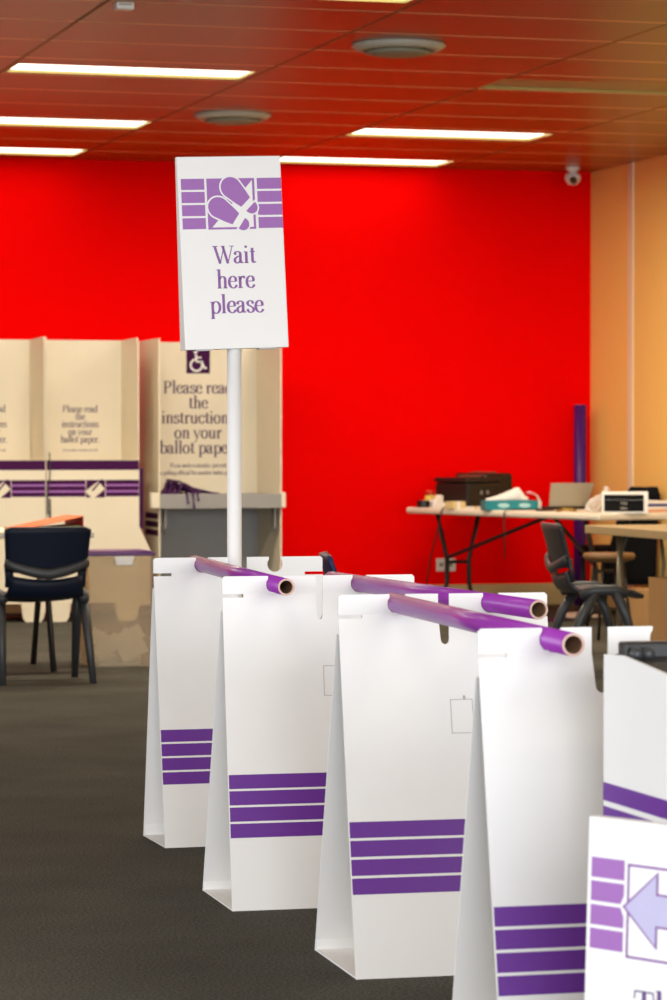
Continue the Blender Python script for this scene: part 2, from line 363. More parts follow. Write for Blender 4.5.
# ------------------------------------------------------------------ queue stands
HT, ZB = .834, .789
def stand(label, x, y, front, back, slot, dslot, W=.50, nl=.111, nr=.111, rz=0, flap=True):
    t = thing('queue_stand', label, 'stand', (x, y, 0), rz, 'white cardboard queue stands')
    w = W/2; th = .004; 
    def panel(sign, name):
        b = MB(); e = sign*.0035
        bx = -front if sign < 0 else back
        dirv = Vector((0, e-bx, ZB)); L = dirv.length; u = dirv/L
        nrm = Vector((0, sign, 0)); nrm = (nrm - u*nrm.dot(u)).normalized()     # outward
        def P(px, s, off=0): return Vector((px, bx, 0)) + u*s + nrm*off
        s1 = dslot-(HT-ZB)                                                       # how far the slot runs below the bend
        hs = slot/2*(.75 if sign < 0 else 1.5)   # the slot tapers towards its foot
        ht = slot/2*(1 if sign < 0 else 1.8)
        sl = .009 if sign < 0 else .045
        arc = [(hs*math.cos(a), L-s1+hs*.0+hs*math.sin(a)) for a in [0,-PI/6,-PI/3,-PI/2,-2*PI/3,-5*PI/6,-PI]]
        out = [(-w,0),(w,0),(w,L-sl),(w-.055,L-sl),(w-.055,L),(ht,L)] + arc + [(-ht,L),(-w+.055,L),(-w+.055,L-sl),(-w,L-sl)]
        b.prism([P(px, s) for px, s in out], -nrm*th)
        # crest above the fold line, with keyhole rests for the rails
        r, hn, cz = .0235, .0185, HT-.0215
        a0 = math.asin(hn/r)
        def key(c):
            ang = [PI/2+a0+(2*PI-2*a0)*k/12 for k in range(13)]
            return [(c-hn, HT)] + [(c+r*math.cos(a), cz+r*math.sin(a)) for a in ang] + [(c+hn, HT)]
        y0 = e
        rc = .006
        left = [(-ht,ZB),(-w,ZB),(-w,HT-rc),(-w+rc,HT)] + key(-nl) + [(-ht,HT)]
        right = [(w,ZB),(ht,ZB),(ht,HT)] + key(nr) + [(w-rc,HT),(w,HT-rc)]
        for o in (left, right): b.prism([(px, y0, z) for px, z in o], (0, -sign*th*.8, 0))
        # printed bands and the die-cut flap
        off = .0006
        b.mi = 1
        if sign < 0:
            for k in range(4):
                s0 = (.180+k*.0405)*L/ZB; b.poly([P(-w+.002,s0,off), P(w-.002,s0,off), P(w-.002,s0+.0355,off), P(-w+.002,s0+.0355,off)])
            if flap:
                b.mi = 2; fx0, fx1, f0, f1 = .004, .056, .535, .612; q = .0016
                for a_, b_, c_, d_ in ((fx0,fx1,f0,f0+q),(fx0,fx0+q,f0,f1),(fx1-q,fx1,f0,f1),(fx0,fx1,f1-q,f1),(fx0+.03,fx0+.036,f1,f1+.008)):
                    b.poly([P(a_,c_,off), P(b_,c_,off), P(b_,d_,off), P(a_,d_,off)])
        return b.build(name, [M['card'], M['stripe'], M['cardcut']], t)
    panel(-1, 'front_panel'); panel(1, 'back_panel')
    b = MB(); b.box(-w+.001, w-.001, -front+.002, back-.002, 0, .004); b.box(-w+.001, w-.001, back-.012, back-.0085, .004, .035)
    b.build('base_panel', M['card'], t)
    return t
XA, YA = 2.240, 8.81
XB_, YB_ = 2.134, 7.56
XC, YC = 2.151, 6.588
XD, YD = 2.044, 5.33
stand('white cardboard queue stand farthest back, holding the sign pole in its slot', XA, YA, .15, .14, .050, .17, .515)
stand('white cardboard queue stand second from the back, under the front end of the farthest tube', XB_, YB_, .12, .25, .018, .105, .505, .115, .107, -.035)
stand('white cardboard queue stand in the middle right with an uncovered cut-out flap', XC, YC, .17, .23, .026, .105, .488, .107, .111, -.045)
stand('white cardboard queue stand nearest the viewer in the row, behind the arrow sign', XD, YD, .16, .19, .032, .11, .470, .094, .122, -.03)

def rail(label, p0, p1):
    p0, p1 = Vector(p0), Vector(p1); d = (p1-p0); L = d.length
    t = thing('cardboard_tube', label, 'cardboard tube', p0, 0, 'purple cardboard tubes')
    q = d.to_track_quat('Z', 'Y'); t.rotation_mode = 'QUATERNION'; t.rotation_quaternion = q
    def ring(r0, r1, z0, z1): return MB().lathe([(r1,z0),(r0,z0),(r0,z1),(r1,z1),(r1,z0)], 28)
    b = ring(.0215, .0205, .004, L-.004); b.build('film_wrap', M['tube'], t, smooth=False)
    b = MB(); b.lathe([(.0203,0),(.0203,L)], 28); b.f = b.f[:28]; b.m = b.m[:28]; n0 = 28
    b.mi = 1; b.lathe([(.0165,0),(.0165,L)], 28); b.f = b.f[:56]; b.m = b.m[:56]
    b.mi = 0
    for z in (0, L):
        vs = [(r*math.cos(2*PI*k/28), r*math.sin(2*PI*k/28), z) for r in (.0165,.0213) for k in range(28)]
        b.add(vs, [(k, (k+1)%28, 28+(k+1)%28, 28+k) for k in range(28)])
    b.build('paper_core', [M['rim'], M['kraft']], t, smooth=False)
    for o in t.children:
        for p in o.data.polygons: p.use_smooth = len(p.vertices) == 4 and abs(p.normal.z) < .5
    return t
def along(xa, ya, xb, yb, y): return xa+(xb-xa)*(y-ya)/(yb-ya)
def rail_between(label, xa, ya, xb, yb, y0, y1, z): return rail(label, (along(xa,ya,xb,yb,y0), y0, z), (along(xa,ya,xb,yb,y1), y1, z))
rail_between('purple tube resting between the two farthest stands, below the sign pole', XA-.111, YA, XB_-.115, YB_, 8.97, 7.40, .8130)
rail_between('purple tube on the right of the row, ending above the middle stand', XB_+.107, YB_, XC+.111, YC, 7.80, 6.28, .8120)
rail_between('purple tube ending on the left side of the nearest stand in the row', XC-.107, YC, XD-.094, YD, 6.66, 5.185, .8120)

# ------------------------------------------------------------------ boxed sign heads
def sign_head(t, kind):
    """wedge-shaped cardboard head, local origin at bottom centre, face towards -Y"""
    w, h, tb, tt = .157, .566, .064, .022
    f0, f1 = -tb/2, -tt/2
    b = MB()
    b.prism([(-w,f0,0),(-w,f1,h),(-w,-f1,h),(-w,-f0,0)], (2*w,0,0))
    hd = b.build('sign_head', M['card'], t, bevel=.0015)
    u = Vector((0, f1-f0, h)); L = u.length; u /= L; n = Vector((0,-1,0)); n = (n-u*n.dot(u)).normalized()
    def P(px, s, off=.0008): return Vector((px, f0, 0))+u*s+n*off
    # cut tabs along the bottom edge
    for a_, c_ in ((-.125,-.075),(.068,.118)): MB().box(a_, c_, f0+.001, -f0*.2, -.004, .002).build('bottom_tab', M['cardcut'], t)
    top = h*.886
    g = MB()
    def quad(x0, x1, s0, s1, off=.0008): g.poly([P(x0,s0,off),P(x1,s0,off),P(x1,s1,off),P(x0,s1,off)])
    pit, th = .0385, .0325
    sq0, sq1, sb = -.071, .074, top-.150
    for k in range(4):
        s1 = top-k*pit; s0 = s1-th
        if kind == 'arrow' and k in (1, 2):
            c = .014
            if k == 1: g.poly([P(-.148,s0),P(-.085,s0),P(-.078,s0+c),P(-.078,s1),P(-.148,s1)])
            else: g.poly([P(-.148,s0),P(-.078,s0),P(-.078,s1-c),P(-.085,s1),P(-.148,s1)])
        else: quad(-.148, -.078, s0, s1)
        quad(.082, w-.001, s0, s1)
    if kind == 'feet':
        quad(sq0, sq1, sb, top)
        g.mi = 1; g.poly([P(sq0+.012,sb+.006,.0012),P(sq1-.007,sb+.006,.0012),P(sq1-.007,top-.006,.0012)])
        def shoe(T, K, Hc, o, off):
            # rounded toe round T narrowing to the waist at K, then a separate half-round heel at Hc
            T, K, Hc = Vector(T), Vector(K), Vector(Hc); ax = (T-K).normalized(); sd = Vector((-ax.y, ax.x))
            rt, rk = .0305+o, .0195+o
            pts = [K-sd*rk-ax*o] + [K.lerp(T, q)-sd*(rk+(rt-rk)*q**.8) for q in (.33,.66)]
            pts += [T-sd*rt*math.cos(PI*k/14)+ax*rt*1.08*math.sin(PI*k/14) for k in range(15)]
            pts += [K.lerp(T, q)+sd*(rk+(rt-rk)*q**.8) for q in (.66,.33)] + [K+sd*rk-ax*o]
            g.poly([P(p.x, top+p.y, off) for p in pts])
            rh = .0185+o; h0 = Hc+ax*(.004+o)
            pts = [h0+sd*rh, h0-sd*rh] + [Hc-sd*rh*math.cos(PI*k/10)-ax*(rh*1.05)*math.sin(PI*k/10) for k in range(11)]
            g.poly([P(p.x, top+p.y, off) for p in pts])
        for sh in (((.003,-.028),(.045,-.071),(.062,-.086)), ((-.037,-.086),(.013,-.120),(.034,-.135))):
            g.mi = 1; shoe(*sh, .0045, .0016)
            g.mi = 0; shoe(*sh, 0, .0020)
        cap = .052; cx = .0
        for line, s in (('Wait', .251), ('here', .178), ('please', .105)):
            e = MB(); text(e, line, cap, P(.004, s), (1,0,0), u, 1.12); e.build('lettering', M['letter'], hd, recalc=False)
    else:
        g.mi = 3                                                   # thin framed box
        s0, s1 = sb-.006, top-.004; q = .0042
        for x0, x1, a, c in ((sq0,sq1+.02,s1-q,s1),(sq0,sq1+.02,s0,s0+q),(sq0,sq0+q,s0,s1),(sq1+.02-q,sq1+.02,s0,s1)): quad(x0, x1, a, c)
        cy = top-2*pit+.003
        def arrow(o, off):
            g.poly([P(-.074-o*1.6,cy,off),P(-.010+o,cy+.056+o*1.8,off),P(-.010+o,cy+.024+o,off),P(.080+o,cy+.024+o,off),P(.080+o,cy-.024-o,off),P(-.010+o,cy-.024-o,off),P(-.010+o,cy-.056-o*1.8,off)])
        g.mi = 3; arrow(.0036, .0012); g.mi = 2; arrow(0, .0016)
        for line, s in (('This', .243), ('way', .170)):
            e = MB(); text(e, line, .054, P(.010, s), (1,0,0), u, 1.12); e.build('lettering', M['ink2'], hd, recalc=False)
    g.build('printed_emblem', [M['lilac'], M['card'], M['lav'], M['letter']], hd, recalc=False)
    return hd
M['ink2'] = mat('violet_ink', (.12, .05, .20), .6)
t = thing('queue_sign', 'white sign on a pole reading Wait here please, standing in the farthest stand', 'sign', (XA-.012, YA, 0))
MB().lathe([(.0215,0),(.0225,.004),(.0215,.01),(.0215,1.50)], 24).build('pole', M['pole'], t, smooth=True)
hd = sign_head(t, 'feet')
for o in [c for c in t.children if c.name.split('.')[0] in ('sign_head', 'bottom_tab')]:
    o.location = (.001, 0, 1.449); o.rotation_euler = (0, math.radians(-2.1), 0)

t = thing('direction_sign', 'white box sign with a lavender left arrow at the lower right corner', 'sign', (1.869, 4.567, 0), math.radians(-62))
sign_head(t, 'arrow')

# ------------------------------------------------------------------ ballot box beside the arrow sign
t = thing('ballot_box', 'white cardboard box with dark lid at right edge, behind the arrow sign', 'box', (1.955, 4.715, 0))
b = MB(); X1, Y0, Y1, Z1 = .46, -.14, .36, .806
b.box(.005, X1-.005, Y0+.005, Y1-.005, 0, Z1-.06)
side = [(Y0,0),(Y1,0),(Y1,Z1-.004),(Y1-.09,Z1),(Y0,Z1-.036)]
for xx in (0, X1-.005): b.prism([(xx,p[0],p[1]) for p in side], (.005,0,0))
b.box(.005, X1-.005, Y0, Y0+.005, 0, Z1-.04).box(.005, X1-.005, Y1-.005, Y1, 0, Z1-.01)
b.mi = 1
for k in range(4): b.poly([(-.0008,Y0,.577-.042*k),(-.0008,Y1,.577-.042*k),(-.0008,Y1,.545-.042*k),(-.0008,Y0,.545-.042*k)])
b.build('carton', [M['card'], M['stripe']], t, recalc=False)
b = MB(); b.prism([(.012,Y0+.012,Z1-.055),(.012,Y1-.012,Z1-.015),(.012,Y1-.012,Z1-.002),(.012,Y0+.012,Z1-.045)], (X1-.024,0,0)); b.box(.02, X1-.02, Y1-.05, Y1-.014, Z1-.012, Z1+.020)
b.build('lid', M['black'], t, bevel=.006)
for k in range(2): MB().lathe([(.0,.0),(.012,.0),(.013,.010),(.009,.018),(0,.020)], 14, (.035+.022*k, Y1-.065, Z1-.008)).build('clip', M['legp'], t, smooth=True)

# ------------------------------------------------------------------ moulded plastic chairs (local: sitter faces +Y)
def plastic_chair(label, loc, rz, shell, legm, group):
    t = thing('plastic_chair', label, 'chair', loc, rz, group)
    def back(u, v):
        x = (u-.5)*2; ww = .195+.017*v
        round_ = 1-.06*max(0, (abs(x)-.86)/.14)**2*(1 if v > .85 else 0)
        z = .545+(.215)*v*round_ - (.012*(1-x*x) if v < .1 else 0)
        y = -.175-.055*v-.03*(1-x*x)
        return (x*ww, y, z)
    MB().grid(back, 14, 8).build('backrest', shell, t, smooth=True, solid=.016)
    def lip(u, v):
        x = (u-.5)*2; bow = .030*(1-x*x)
        z = .585-bow-.045*v*(1-.25*x*x)+ .02*abs(x); y = -.188-.012*math.sin(PI*v)-.03*(1-x*x)
        return (x*.205, y-.01, z)
    MB().grid(lip, 14, 4).build('backrest_lip', legm, t, smooth=True, solid=.014)
    for s in (-1, 1):
        b = MB(); b.tube([(s*.182,-.18,.585),(s*.178,-.172,.53),(s*.172,-.165,.47)], [.024,.021,.026], 8, flat=.6); b.build('back_strut', shell, t, smooth=True)
    def seat(u, v):
        x = (u-.5)*2; p = v
        if p < .3:
            q = p/.3; y = -.185+.07*q*q; z = .525-.10*math.sin(q*PI/2)-.02*(1-x*x)*(1-q) ; ww = .175+.02*q
        else:
            q = (p-.3)/.7; y = -.115+.315*q; z = .425+.012*math.sin(q*PI)-.03*q**4; ww = .195+.012*math.sin(q*PI)
        return (x*ww, y-(.02*(1-x*x) if p < .3 else 0), z-.012*(1-x*x)*(1 if p >= .3 else p/.3))
    MB().grid(seat, 12, 16).build('seat', shell, t, smooth=True, solid=.016)
    for s in (-1, 1):
        MB().tube([(s*.200,-.13,.405),(s*.207,-.06,.428),(s*.207,.05,.430),(s*.200,.11,.410)], [.024,.028,.028,.024], 10).build('seat_rail', legm, t, smooth=True)
        MB().tube([(s*.205,-.05,.42),(s*.210,-.125,.30),(s*.222,-.235,0)], [.028,.025,.017], 10).build('leg', legm, t, smooth=True)
        MB().tube([(s*.205,.05,.42),(s*.208,.105,.30),(s*.214,.19,0)], [.028,.025,.017], 10).build('leg', legm, t, smooth=True)
    return t
plastic_chair('navy plastic chair at left, seen from behind at the table with an orange folder', (2.772, 14.86, 0), 0, M['navy'], M['legp'], 'moulded plastic chairs')
plastic_chair('charcoal plastic chair in side view beside the beige table on the right', (5.58, 14.6, 0), math.radians(-97), M['char'], M['legp'], 'moulded plastic chairs')
plastic_chair('navy plastic chair mostly hidden behind the farthest stand, only its back rim showing', (3.355, 10.9, 0), math.radians(-104), M['blue2'], M['blue2'], 'moulded plastic chairs')

# ------------------------------------------------------------------ left table and what is on it
t = thing('folding_table', 'white folding table behind the navy chair, under the orange folder', 'table', (2.25, 15.70, 0))
MB().box(-.95, .90, -.35, .35, .682, .720).build('tabletop', M['ttop'], t, bevel=.010)
for s in (-1, 1):
    for q in (-1, 1):
        MB().tube([(s*.70,q*.05,.682),(s*.70,q*.10,.45),(s*.70,q*.285,0)], .016, 8).build('leg', M['steel'], t, smooth=True)
    MB().tube([(s*.70,-.12,.42),(s*.70,.12,.42)], .013, 8).build('crossbar', M['steel'], t)
t = thing('ring_binder', 'orange ring binder lying on the left table, its spine propped up', 'binder', (2.94, 15.62, .721), math.radians(8))
b = MB(); b.prism([(-.16,-.15,.004),(.16,-.15,.066),(.16,-.15,.070),(-.16,-.15,.008)], (0,.28,0)); b.build('cover', M['orange'], t)
MB().box(.157, .162, -.15, .13, .0, .070).build('spine', M['redp'], t)
b = MB(); b.prism([(-.15,-.145,.001),(.15,-.145,.001),(.15,-.145,.022)], (0,.26,0)); b.build('pages', M['green'], t)
t = thing('hole_punch', 'black desk stapler at left edge of the white table', 'stapler', (2.60, 15.50, .721), math.radians(10))
MB().box(-.09, .06, -.02, .02, 0, .012).build('base', M['black'], t, bevel=.003)
b = MB(); b.prism([(-.09,-.018,.020),(.04,-.018,.040),(.055,-.018,.034),(.04,-.018,.016),(-.09,-.018,.012)], (0,.036,0)); b.build('arm', M['black'], t, bevel=.003)
t.name = 'stapler'
b = MB()
for k in range(3): b.tube([(-.02+.02*k,-.03,.006),(.05-.03*k,.04+.01*k,.012)], .005, 8)
tag(b.build('pens', M['brass']), 'brass coloured pens lying beside the orange binder', 'pens'); bpy.data.objects['pens'].location = (2.72, 15.42, .722)
bpy.data.objects['pens'].name = 'pen_cluster'

# ------------------------------------------------------------------ storage tub with papers
TX, TY = 3.347, 15.775
t = thing('storage_tub', 'translucent storage tub with purple lid full of paper bundles', 'storage tub', (TX, TY, 0))
def shell_box(b, a0, a1, d0, d1, z0, z1, th):
    b.prism([(-a0,-d0,z0),(a0,-d0,z0),(a1,-d1,z1),(-a1,-d1,z1)], (0,th,0)); b.prism([(-a0,d0-th,z0),(a0,d0-th,z0),(a1,d1-th,z1),(-a1,d1-th,z1)], (0,th,0))
    b.prism([(-a0,-d0,z0),(-a0,d0,z0),(-a1,d1,z1),(-a1,-d1,z1)], (th,0,0)); b.prism([(a0-th,-d0,z0),(a0-th,d0,z0),(a1-th,d1,z1),(a1-th,-d1,z1)], (th,0,0))
    b.box(-a0, a0, -d0, d0, z0, z0+th)
b = MB(); shell_box(b, .158, .172, .13, .14, .0, .575, .003); b.build('body', M['tub'], t)
b = MB(); b.box(-.180, .180, -.152, .152, .578, .596); b.box(-.165, .165, -.14, .14, .596, .604); b.build('lid', M['lidp'], t, bevel=.006)
b = MB(); b.prism([(-.040,-.146,.576),(.070,-.146,.576),(.057,-.150,.530),(-.027,-.150,.530)], (0,-.008,0)); b.build('handle', M['white'], t, bevel=.003)
for k, (dx, dy, z, ry) in enumerate(((.01,.02,.005,0),(-.01,.025,.022,0),(.01,.015,.039,0),(-.060,-.088,.105,-.62),(.068,-.112,.085,-.45),(.020,-.066,.125,-.80),(-.070,-.030,.130,.5),(.070,-.020,.150,-.5))):
    lying = k < 3
    b = MB().box(-.11 if lying else -.075, .11 if lying else .075, -.09 if lying else -.04, .09 if lying else .04, 0 if lying else -.007, .015 if lying else .007)
    o = tag(b.build('paper_bundle', M['paper']), 'white paper bundle lying in the translucent tub', 'paper bundle', 'paper bundles inside the tub')
    o.location = (TX+dx, TY+dy, z); o.rotation_euler = (0 if lying else 1.42, ry, 0)

# ------------------------------------------------------------------ voting booths along the red wall
LINES = ['Please read', 'the', 'instructions', 'on your', 'ballot paper.']
def booth(label, x0, x1, flare):
    yf, yb, zt, zs = 19.66, 20.18, 1.845, 1.05
    t = thing('voting_booth', label, 'voting booth', ((x0+x1)/2, yf, 0), 0, 'cardboard voting booths')
    w = (x1-x0)/2; d = yb-yf; th = .008
    b = MB(); b.box(-w+th, w-th, d-th, d, zs-.06, zt)
    b.box(-w+.11, w-.07, d-th-.006, d-th-.0005, zs+.02, 1.425)
    bp = b.build('back_panel', M['booth'], t)
    y = d-th-.0072
    for k, s in enumerate(LINES):
        e = MB(); text(e, s, .046, (.018, y, 1.365-.0505*k), (1,0,0), (0,0,1), 1.0); e.build('lettering', M['ink'], bp, recalc=False)
    e = MB(); text(e, 'If you make a mistake, just ask', .017, (.018, y, 1.105), (1,0,0), (0,0,1)); e.build('lettering', M['ink'], bp, recalc=False)
    for s in (-1, 1):
        xx = -w if s < 0 else w-th
        MB().prism([(xx,0,zs-.02),(xx,d,zs-.02),(xx,d,zt),(xx,.03,zt+.004),(xx,0,zt-.03)], (th,0,0)).build('side_wing', M['booth'], t)
    MB().box(-w+th, w-th, 0.01, d-th, zs-.075, zs-.065).build('writing_shelf', M['booth'], t)
    # front face: printed bands, folded skirt, arched foot
    b = MB(); y = -.004
    b.prism([(-w,y,.10),(-w+.012,y,.03),(-w+.03,y,0),(-w+.13,y,0),(-w+.15,y,.03),(-w+.16,y,.12),(w-.16,y,.12),(w-.15,y,.03),(w-.13,y,0),(w-.03,y,0),(w-.012,y,.03),(w,y,.10),(w,y,zs),(-w,y,zs)], (0,.008,0))
    if flare:
        b.prism([(w,y+.004,.62),(w,y+.004,.10),(w+.075,y+.004,.10),(w+.075,y+.004,.46)], (0,.006,0))
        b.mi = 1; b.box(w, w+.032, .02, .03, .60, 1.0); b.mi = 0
    b.box(-w, -w+.008, .004, d, .10, zs-.08); b.box(w-.008, w, .004, d, .10, zs-.08); b.box(-w, w, d-.008, d, .10, zs-.08)
    b.mi = 1; y -= .001
    def q(a, c, z0, z1): b.poly([(a,y,z0),(c,y,z0),(c,y,z1),(a,y,z1)])
    q(-w+.002, w-.002, .985, 1.048)
    ex0, ex1 = -.045, .080
    for k in range(3):
        for a, c in ((-w+.002, ex0-.004), (ex1+.004, w-.002)): q(a, c, .892-.040*k, .920-.040*k)
    q(ex0, ex1, .806, .920)
    b.mi = 2; q(-w+.002, ex0-.004, .880, .892); q(ex1+.004, w-.002, .880, .892); q(-w+.002, ex0-.004, .840, .852); q(ex1+.004, w-.002, .840, .852)
    b.mi = 0; y -= .001
    b.poly([(ex0-.008,y,.845),(ex0+.045,y,.795),(ex1-.002,y,.862),(ex1-.045,y,.912)])
    b.mi = 1; y -= .001
    b.poly([(ex0+.035,y,.852),(ex0+.045,y,.846),(ex1-.012,y,.925),(ex1-.030,y,.922)])
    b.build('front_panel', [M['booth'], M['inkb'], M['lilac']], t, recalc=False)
    c = MB(); c.tube([(-w+.02,-.012,1.10),(-w+.022,-.014,.95),(-w+.008,-.014,.82),(-w+.006,-.016,.70),(-w+.01,-.016,.72)], .004, 6); c.build('pen_cord', M['steel'], t)
    MB().tube([(-w+.022,-.012,.80),(-w+.024,-.012,.66)], .006, 8).build('pen', M['steel'], t)
    return t
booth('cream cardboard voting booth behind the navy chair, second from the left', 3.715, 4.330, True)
booth('cream cardboard voting booth cut off by the left edge', 3.095, 3.710, False)

# accessible booth with a lower desk
x0, x1, yf, d = 4.462, 5.295, 19.66, .62
t = thing('accessible_voting_booth', 'taller wide voting booth with wheelchair symbol and grey desk shelf', 'voting booth', ((x0+x1)/2, yf, 0))
w = (x1-x0)/2; th = .010
b = MB(); b.box(-w+th, w-th, d-th, d, .75, 1.84); bp = b.build('back_panel', M['booth'], t)
for s in (-1, 1):
    xx = -w if s < 0 else w-th
    b = MB(); b.prism([(xx,0,.12),(xx,d,.0),(xx,d,1.845),(xx,0,1.845)], (th,0,0))
    if s < 0:
        b.mi = 1
        for k in range(3): b.poly([(-w-.001,.02,.70-.055*k),(-w-.001,.40,.70-.055*k),(-w-.001,.40,.662-.055*k),(-w-.001,.02,.662-.055*k)])
    b.build('side_wing', [M['booth'], M['inkb']], t, recalc=False)
b = MB(); b.box(-w+th, w-th, -.02, d-th, .800, .818); b.build('desk_shelf', M['shelf'], t, bevel=.002)
b = MB(); b.box(-w+.002, w-.004, -.035, -.02, .730, .826); b.build('shelf_lip', M['shelf'], t, bevel=.003)
for s in (-1, 1):
    b = MB(); xx = s*(w-.045); b.prism([(xx-.006,0,.73),(xx-.006,.30,.80),(xx-.006,.0,.80)], (.012,0,0)); b.prism([(xx-.006,.0,.80),(xx-.006,.0,.60),(xx-.006,.04,.56),(xx-.006,.10,.80)], (.012,0,0)); b.build('shelf_bracket', M['shelfd'], t)
for s in (-1, 1):
    xx = -w-.06 if s < 0 else w-.012
    MB().box(xx, xx+(.06 if s < 0 else .03), -.040, .02, .735, .835).build('bracket_cap', M['booth'], t, bevel=.004)
MB().box(-w+th, w-th, d-.03, d-th-.001, .0, .80).build('lower_panel', M['shelf'], t)
y = d-th-.0012; tx = -.005
for k, s in enumerate(LINES):
    e = MB(); text(e, s, .083, (tx, y, 1.495-.1015*k), (1,0,0), (0,0,1), 1.13); e.build('lettering', M['ink'], bp, recalc=False)
for z, s in ((.995, 'If you make a mistake, just ask'), (.945, 'a polling official for another ballot paper.')):
    e = MB(); text(e, s, .028, (tx, y, z), (1,0,0), (0,0,1), 1.0); e.build('lettering', M['ink'], bp, recalc=False)
g = MB(); ix, iz = tx, 1.715
g.poly([(ix-.082,y,iz-.085),(ix+.082,y,iz-.085),(ix+.082,y,iz+.085),(ix-.082,y,iz+.085)])
g.mi = 1; y2 = y-.001
def strip(pts, wd):
    A, B = [], []
    P_ = [Vector((ix+p[0], y2, iz+p[1])) for p in pts]
    for i, p in enumerate(P_):
        tt_ = (P_[min(i+1,len(P_)-1)]-P_[max(i-1,0)]).normalized(); n_ = Vector((-tt_.z,0,tt_.x))*wd/2
        A.append(p+n_); B.append(p-n_)
    n = len(A); g.add(A+B, [(i,i+1,n+i+1,n+i) for i in range(n-1)])
strip(oval(-.012,-.028,.040,.040,100,372), .013)
strip([(-.016,.045),(-.010,-.005),(.025,-.005),(.045,-.05),(.060,-.045)], .014)
strip([(-.014,.025),(.022,.022)], .011)
g.poly([(ix-.018+.013*math.cos(k*PI/6), y2, iz+.062+.013*math.sin(k*PI/6)) for k in range(12)])
g.build('wheelchair_symbol', [M['inkb'], M['card']], bp, recalc=False)

b = MB(); rnd = random.Random(3)
for k in range(26):
    cx = 4.58+abs(rnd.gauss(0,.09)); hh = max(.02, .11-(cx-4.58)*.5)
    pts = [(cx-.07+rnd.uniform(-.03,.02), 19.70+rnd.uniform(0,.2), .826), (cx-.03, 19.72+rnd.uniform(0,.15), .826+hh*rnd.uniform(.4,1)), (cx+.03, 19.72+rnd.uniform(0,.15), .826+hh*rnd.uniform(.3,.9)), (cx+.10+rnd.uniform(0,.07), 19.70+rnd.uniform(0,.15), .828)]
    b.tube([tuple(p) for p in [Vector((*q[:2],0))+Vector((0,0,q[2])) for q in pts]], .012, 6, flat=.35)
for k, (x, l) in enumerate(((4.64,.07),(4.68,.10),(4.71,.05))):
    b.tube([(x,19.66,.832),(x,19.618,.83),(x+.01,19.614,.83-l)], .010, 6, flat=.4)
tag(b.build('ribbon_tangle', M['ribbon']), 'tangle of dark purple ribbons on the grey desk shelf', 'ribbons')

# ------------------------------------------------------------------ right-hand long table
AX, AY = 6.37, 20.35
ex = Vector((.968, .250, 0)); ey = Vector((.250, -.968, 0))       # across / along towards the viewer
ang1 = math.atan2(.250, .968)
def on1(a, s, z=.716): return (AX+ex.x*a+ey.x*s, AY+ex.y*a+ey.y*s, z)
t = thing('folding_table', 'long white folding table with black wishbone legs against the red wall', 'table', on1(.36, 1.15, 0), ang1)
MB().box(-.36, .36, -1.15, 1.15, .672, .715).build('tabletop', M['ttop'], t, bevel=.016, seg=3)
for s in (1, -1):
    yy = s*.88
    for q in (-1, 1):
        MB().tube([(-.10+q*.17,yy,.672),(-.10+q*.14,yy,.55),(-.10+q*.09,yy,.36),(-.10+q*.09,yy,.20),(-.10+q*.12,yy,.09),(-.10+q*.17,yy,.0)], .017, 8).build('leg', M['steel'], t, smooth=True)
    MB().tube([(-.22,yy,.08),(.02,yy,.08)], .014, 8).build('crossbar', M['steel'], t)
    MB().tube([(-.19,yy,.34),(-.01,yy,.34)], .012, 8).build('crossbar', M['steel'], t)
    MB().tube([(-.19,yy,.37),(-.10,yy-s*(1.08 if s > 0 else .6),.672)], .013, 8).build('brace', M['steel'], t)

def put(o, a, s, rz=0, z=.716): o.location = on1(a, s, z); o.rotation_euler = (0,0,ang1+rz)
# items, from the far (left in view) end to the near end
t = thing('tape_roll', 'black tape roll at the far left end of the long table', 'tape roll'); put(t, .06, .14)
b = MB(); b.lathe([(.018,0),(.046,0),(.046,.046),(.018,.046)], 20); b.build('tape', M['black'], t)
MB().lathe([(.014,.0),(.018,.0),(.018,.047),(.014,.047)], 16).build('core', M['paper'], t)
t = thing('paper_cup', 'small white cup beside the black tape roll', 'cup'); put(t, .10, .20)
MB().lathe([(0,0),(.020,0),(.026,.052),(.023,.052),(.018,.004),(0,.004)], 18).build('cup_body', M['paper'], t, smooth=True)
MB().lathe([(.0235,.025),(.0245,.040),(.0247,.040),(.0237,.025)], 18).build('band', M['shelf'], t)
t = thing('glue_jar', 'small yellow jar with red cap left of the black printer', 'jar'); put(t, .13, .11)
MB().lathe([(0,0),(.034,0),(.036,.01),(.036,.075),(.028,.085),(0,.085)], 20).build('body', M['yellow'], t, smooth=True)
MB().lathe([(0,.085),(.033,.085),(.033,.112),(.028,.116),(0,.116)], 20).build('cap', M['redc'], t, smooth=True)
t = thing('tape_dispenser', 'white tape dispenser in front of the black printer', 'tape dispenser'); put(t, .06, .33, .2)
b = MB(); b.prism([(-.05,-.02,0),(.06,-.02,0),(.06,-.02,.03),(.02,-.02,.045),(.03,-.02,.085),(-.02,-.02,.085),(-.045,-.02,.04)], (0,.04,0)); b.build('body', M['paper'], t, bevel=.004)
MB().lathe([(.012,-.015),(.034,-.015),(.034,.015),(.012,.015)], 16).build('roll', M['pale_y'], t).rotation_euler = (PI/2,0,0)
t.children[-1].location = (0, 0, .055)
t = thing('sticky_notes', 'pale yellow pad block in front of the black printer', 'note pad'); put(t, .04, .58, .1)
MB().box(-.060, .055, -.04, .04, 0, .048).build('pad', M['pale_y'], t, bevel=.003)
MB().box(-.02, .01, -.041, .041, .0, .0485).build('wrapper', M['paper'], t)
t = thing('printer', 'black printer on the long table against the red wall', 'printer'); put(t, .42, .19, .2)
b = MB(); b.box(-.19, .13, -.16, .17, 0, .17); b.build('body', M['black'], t, bevel=.02)
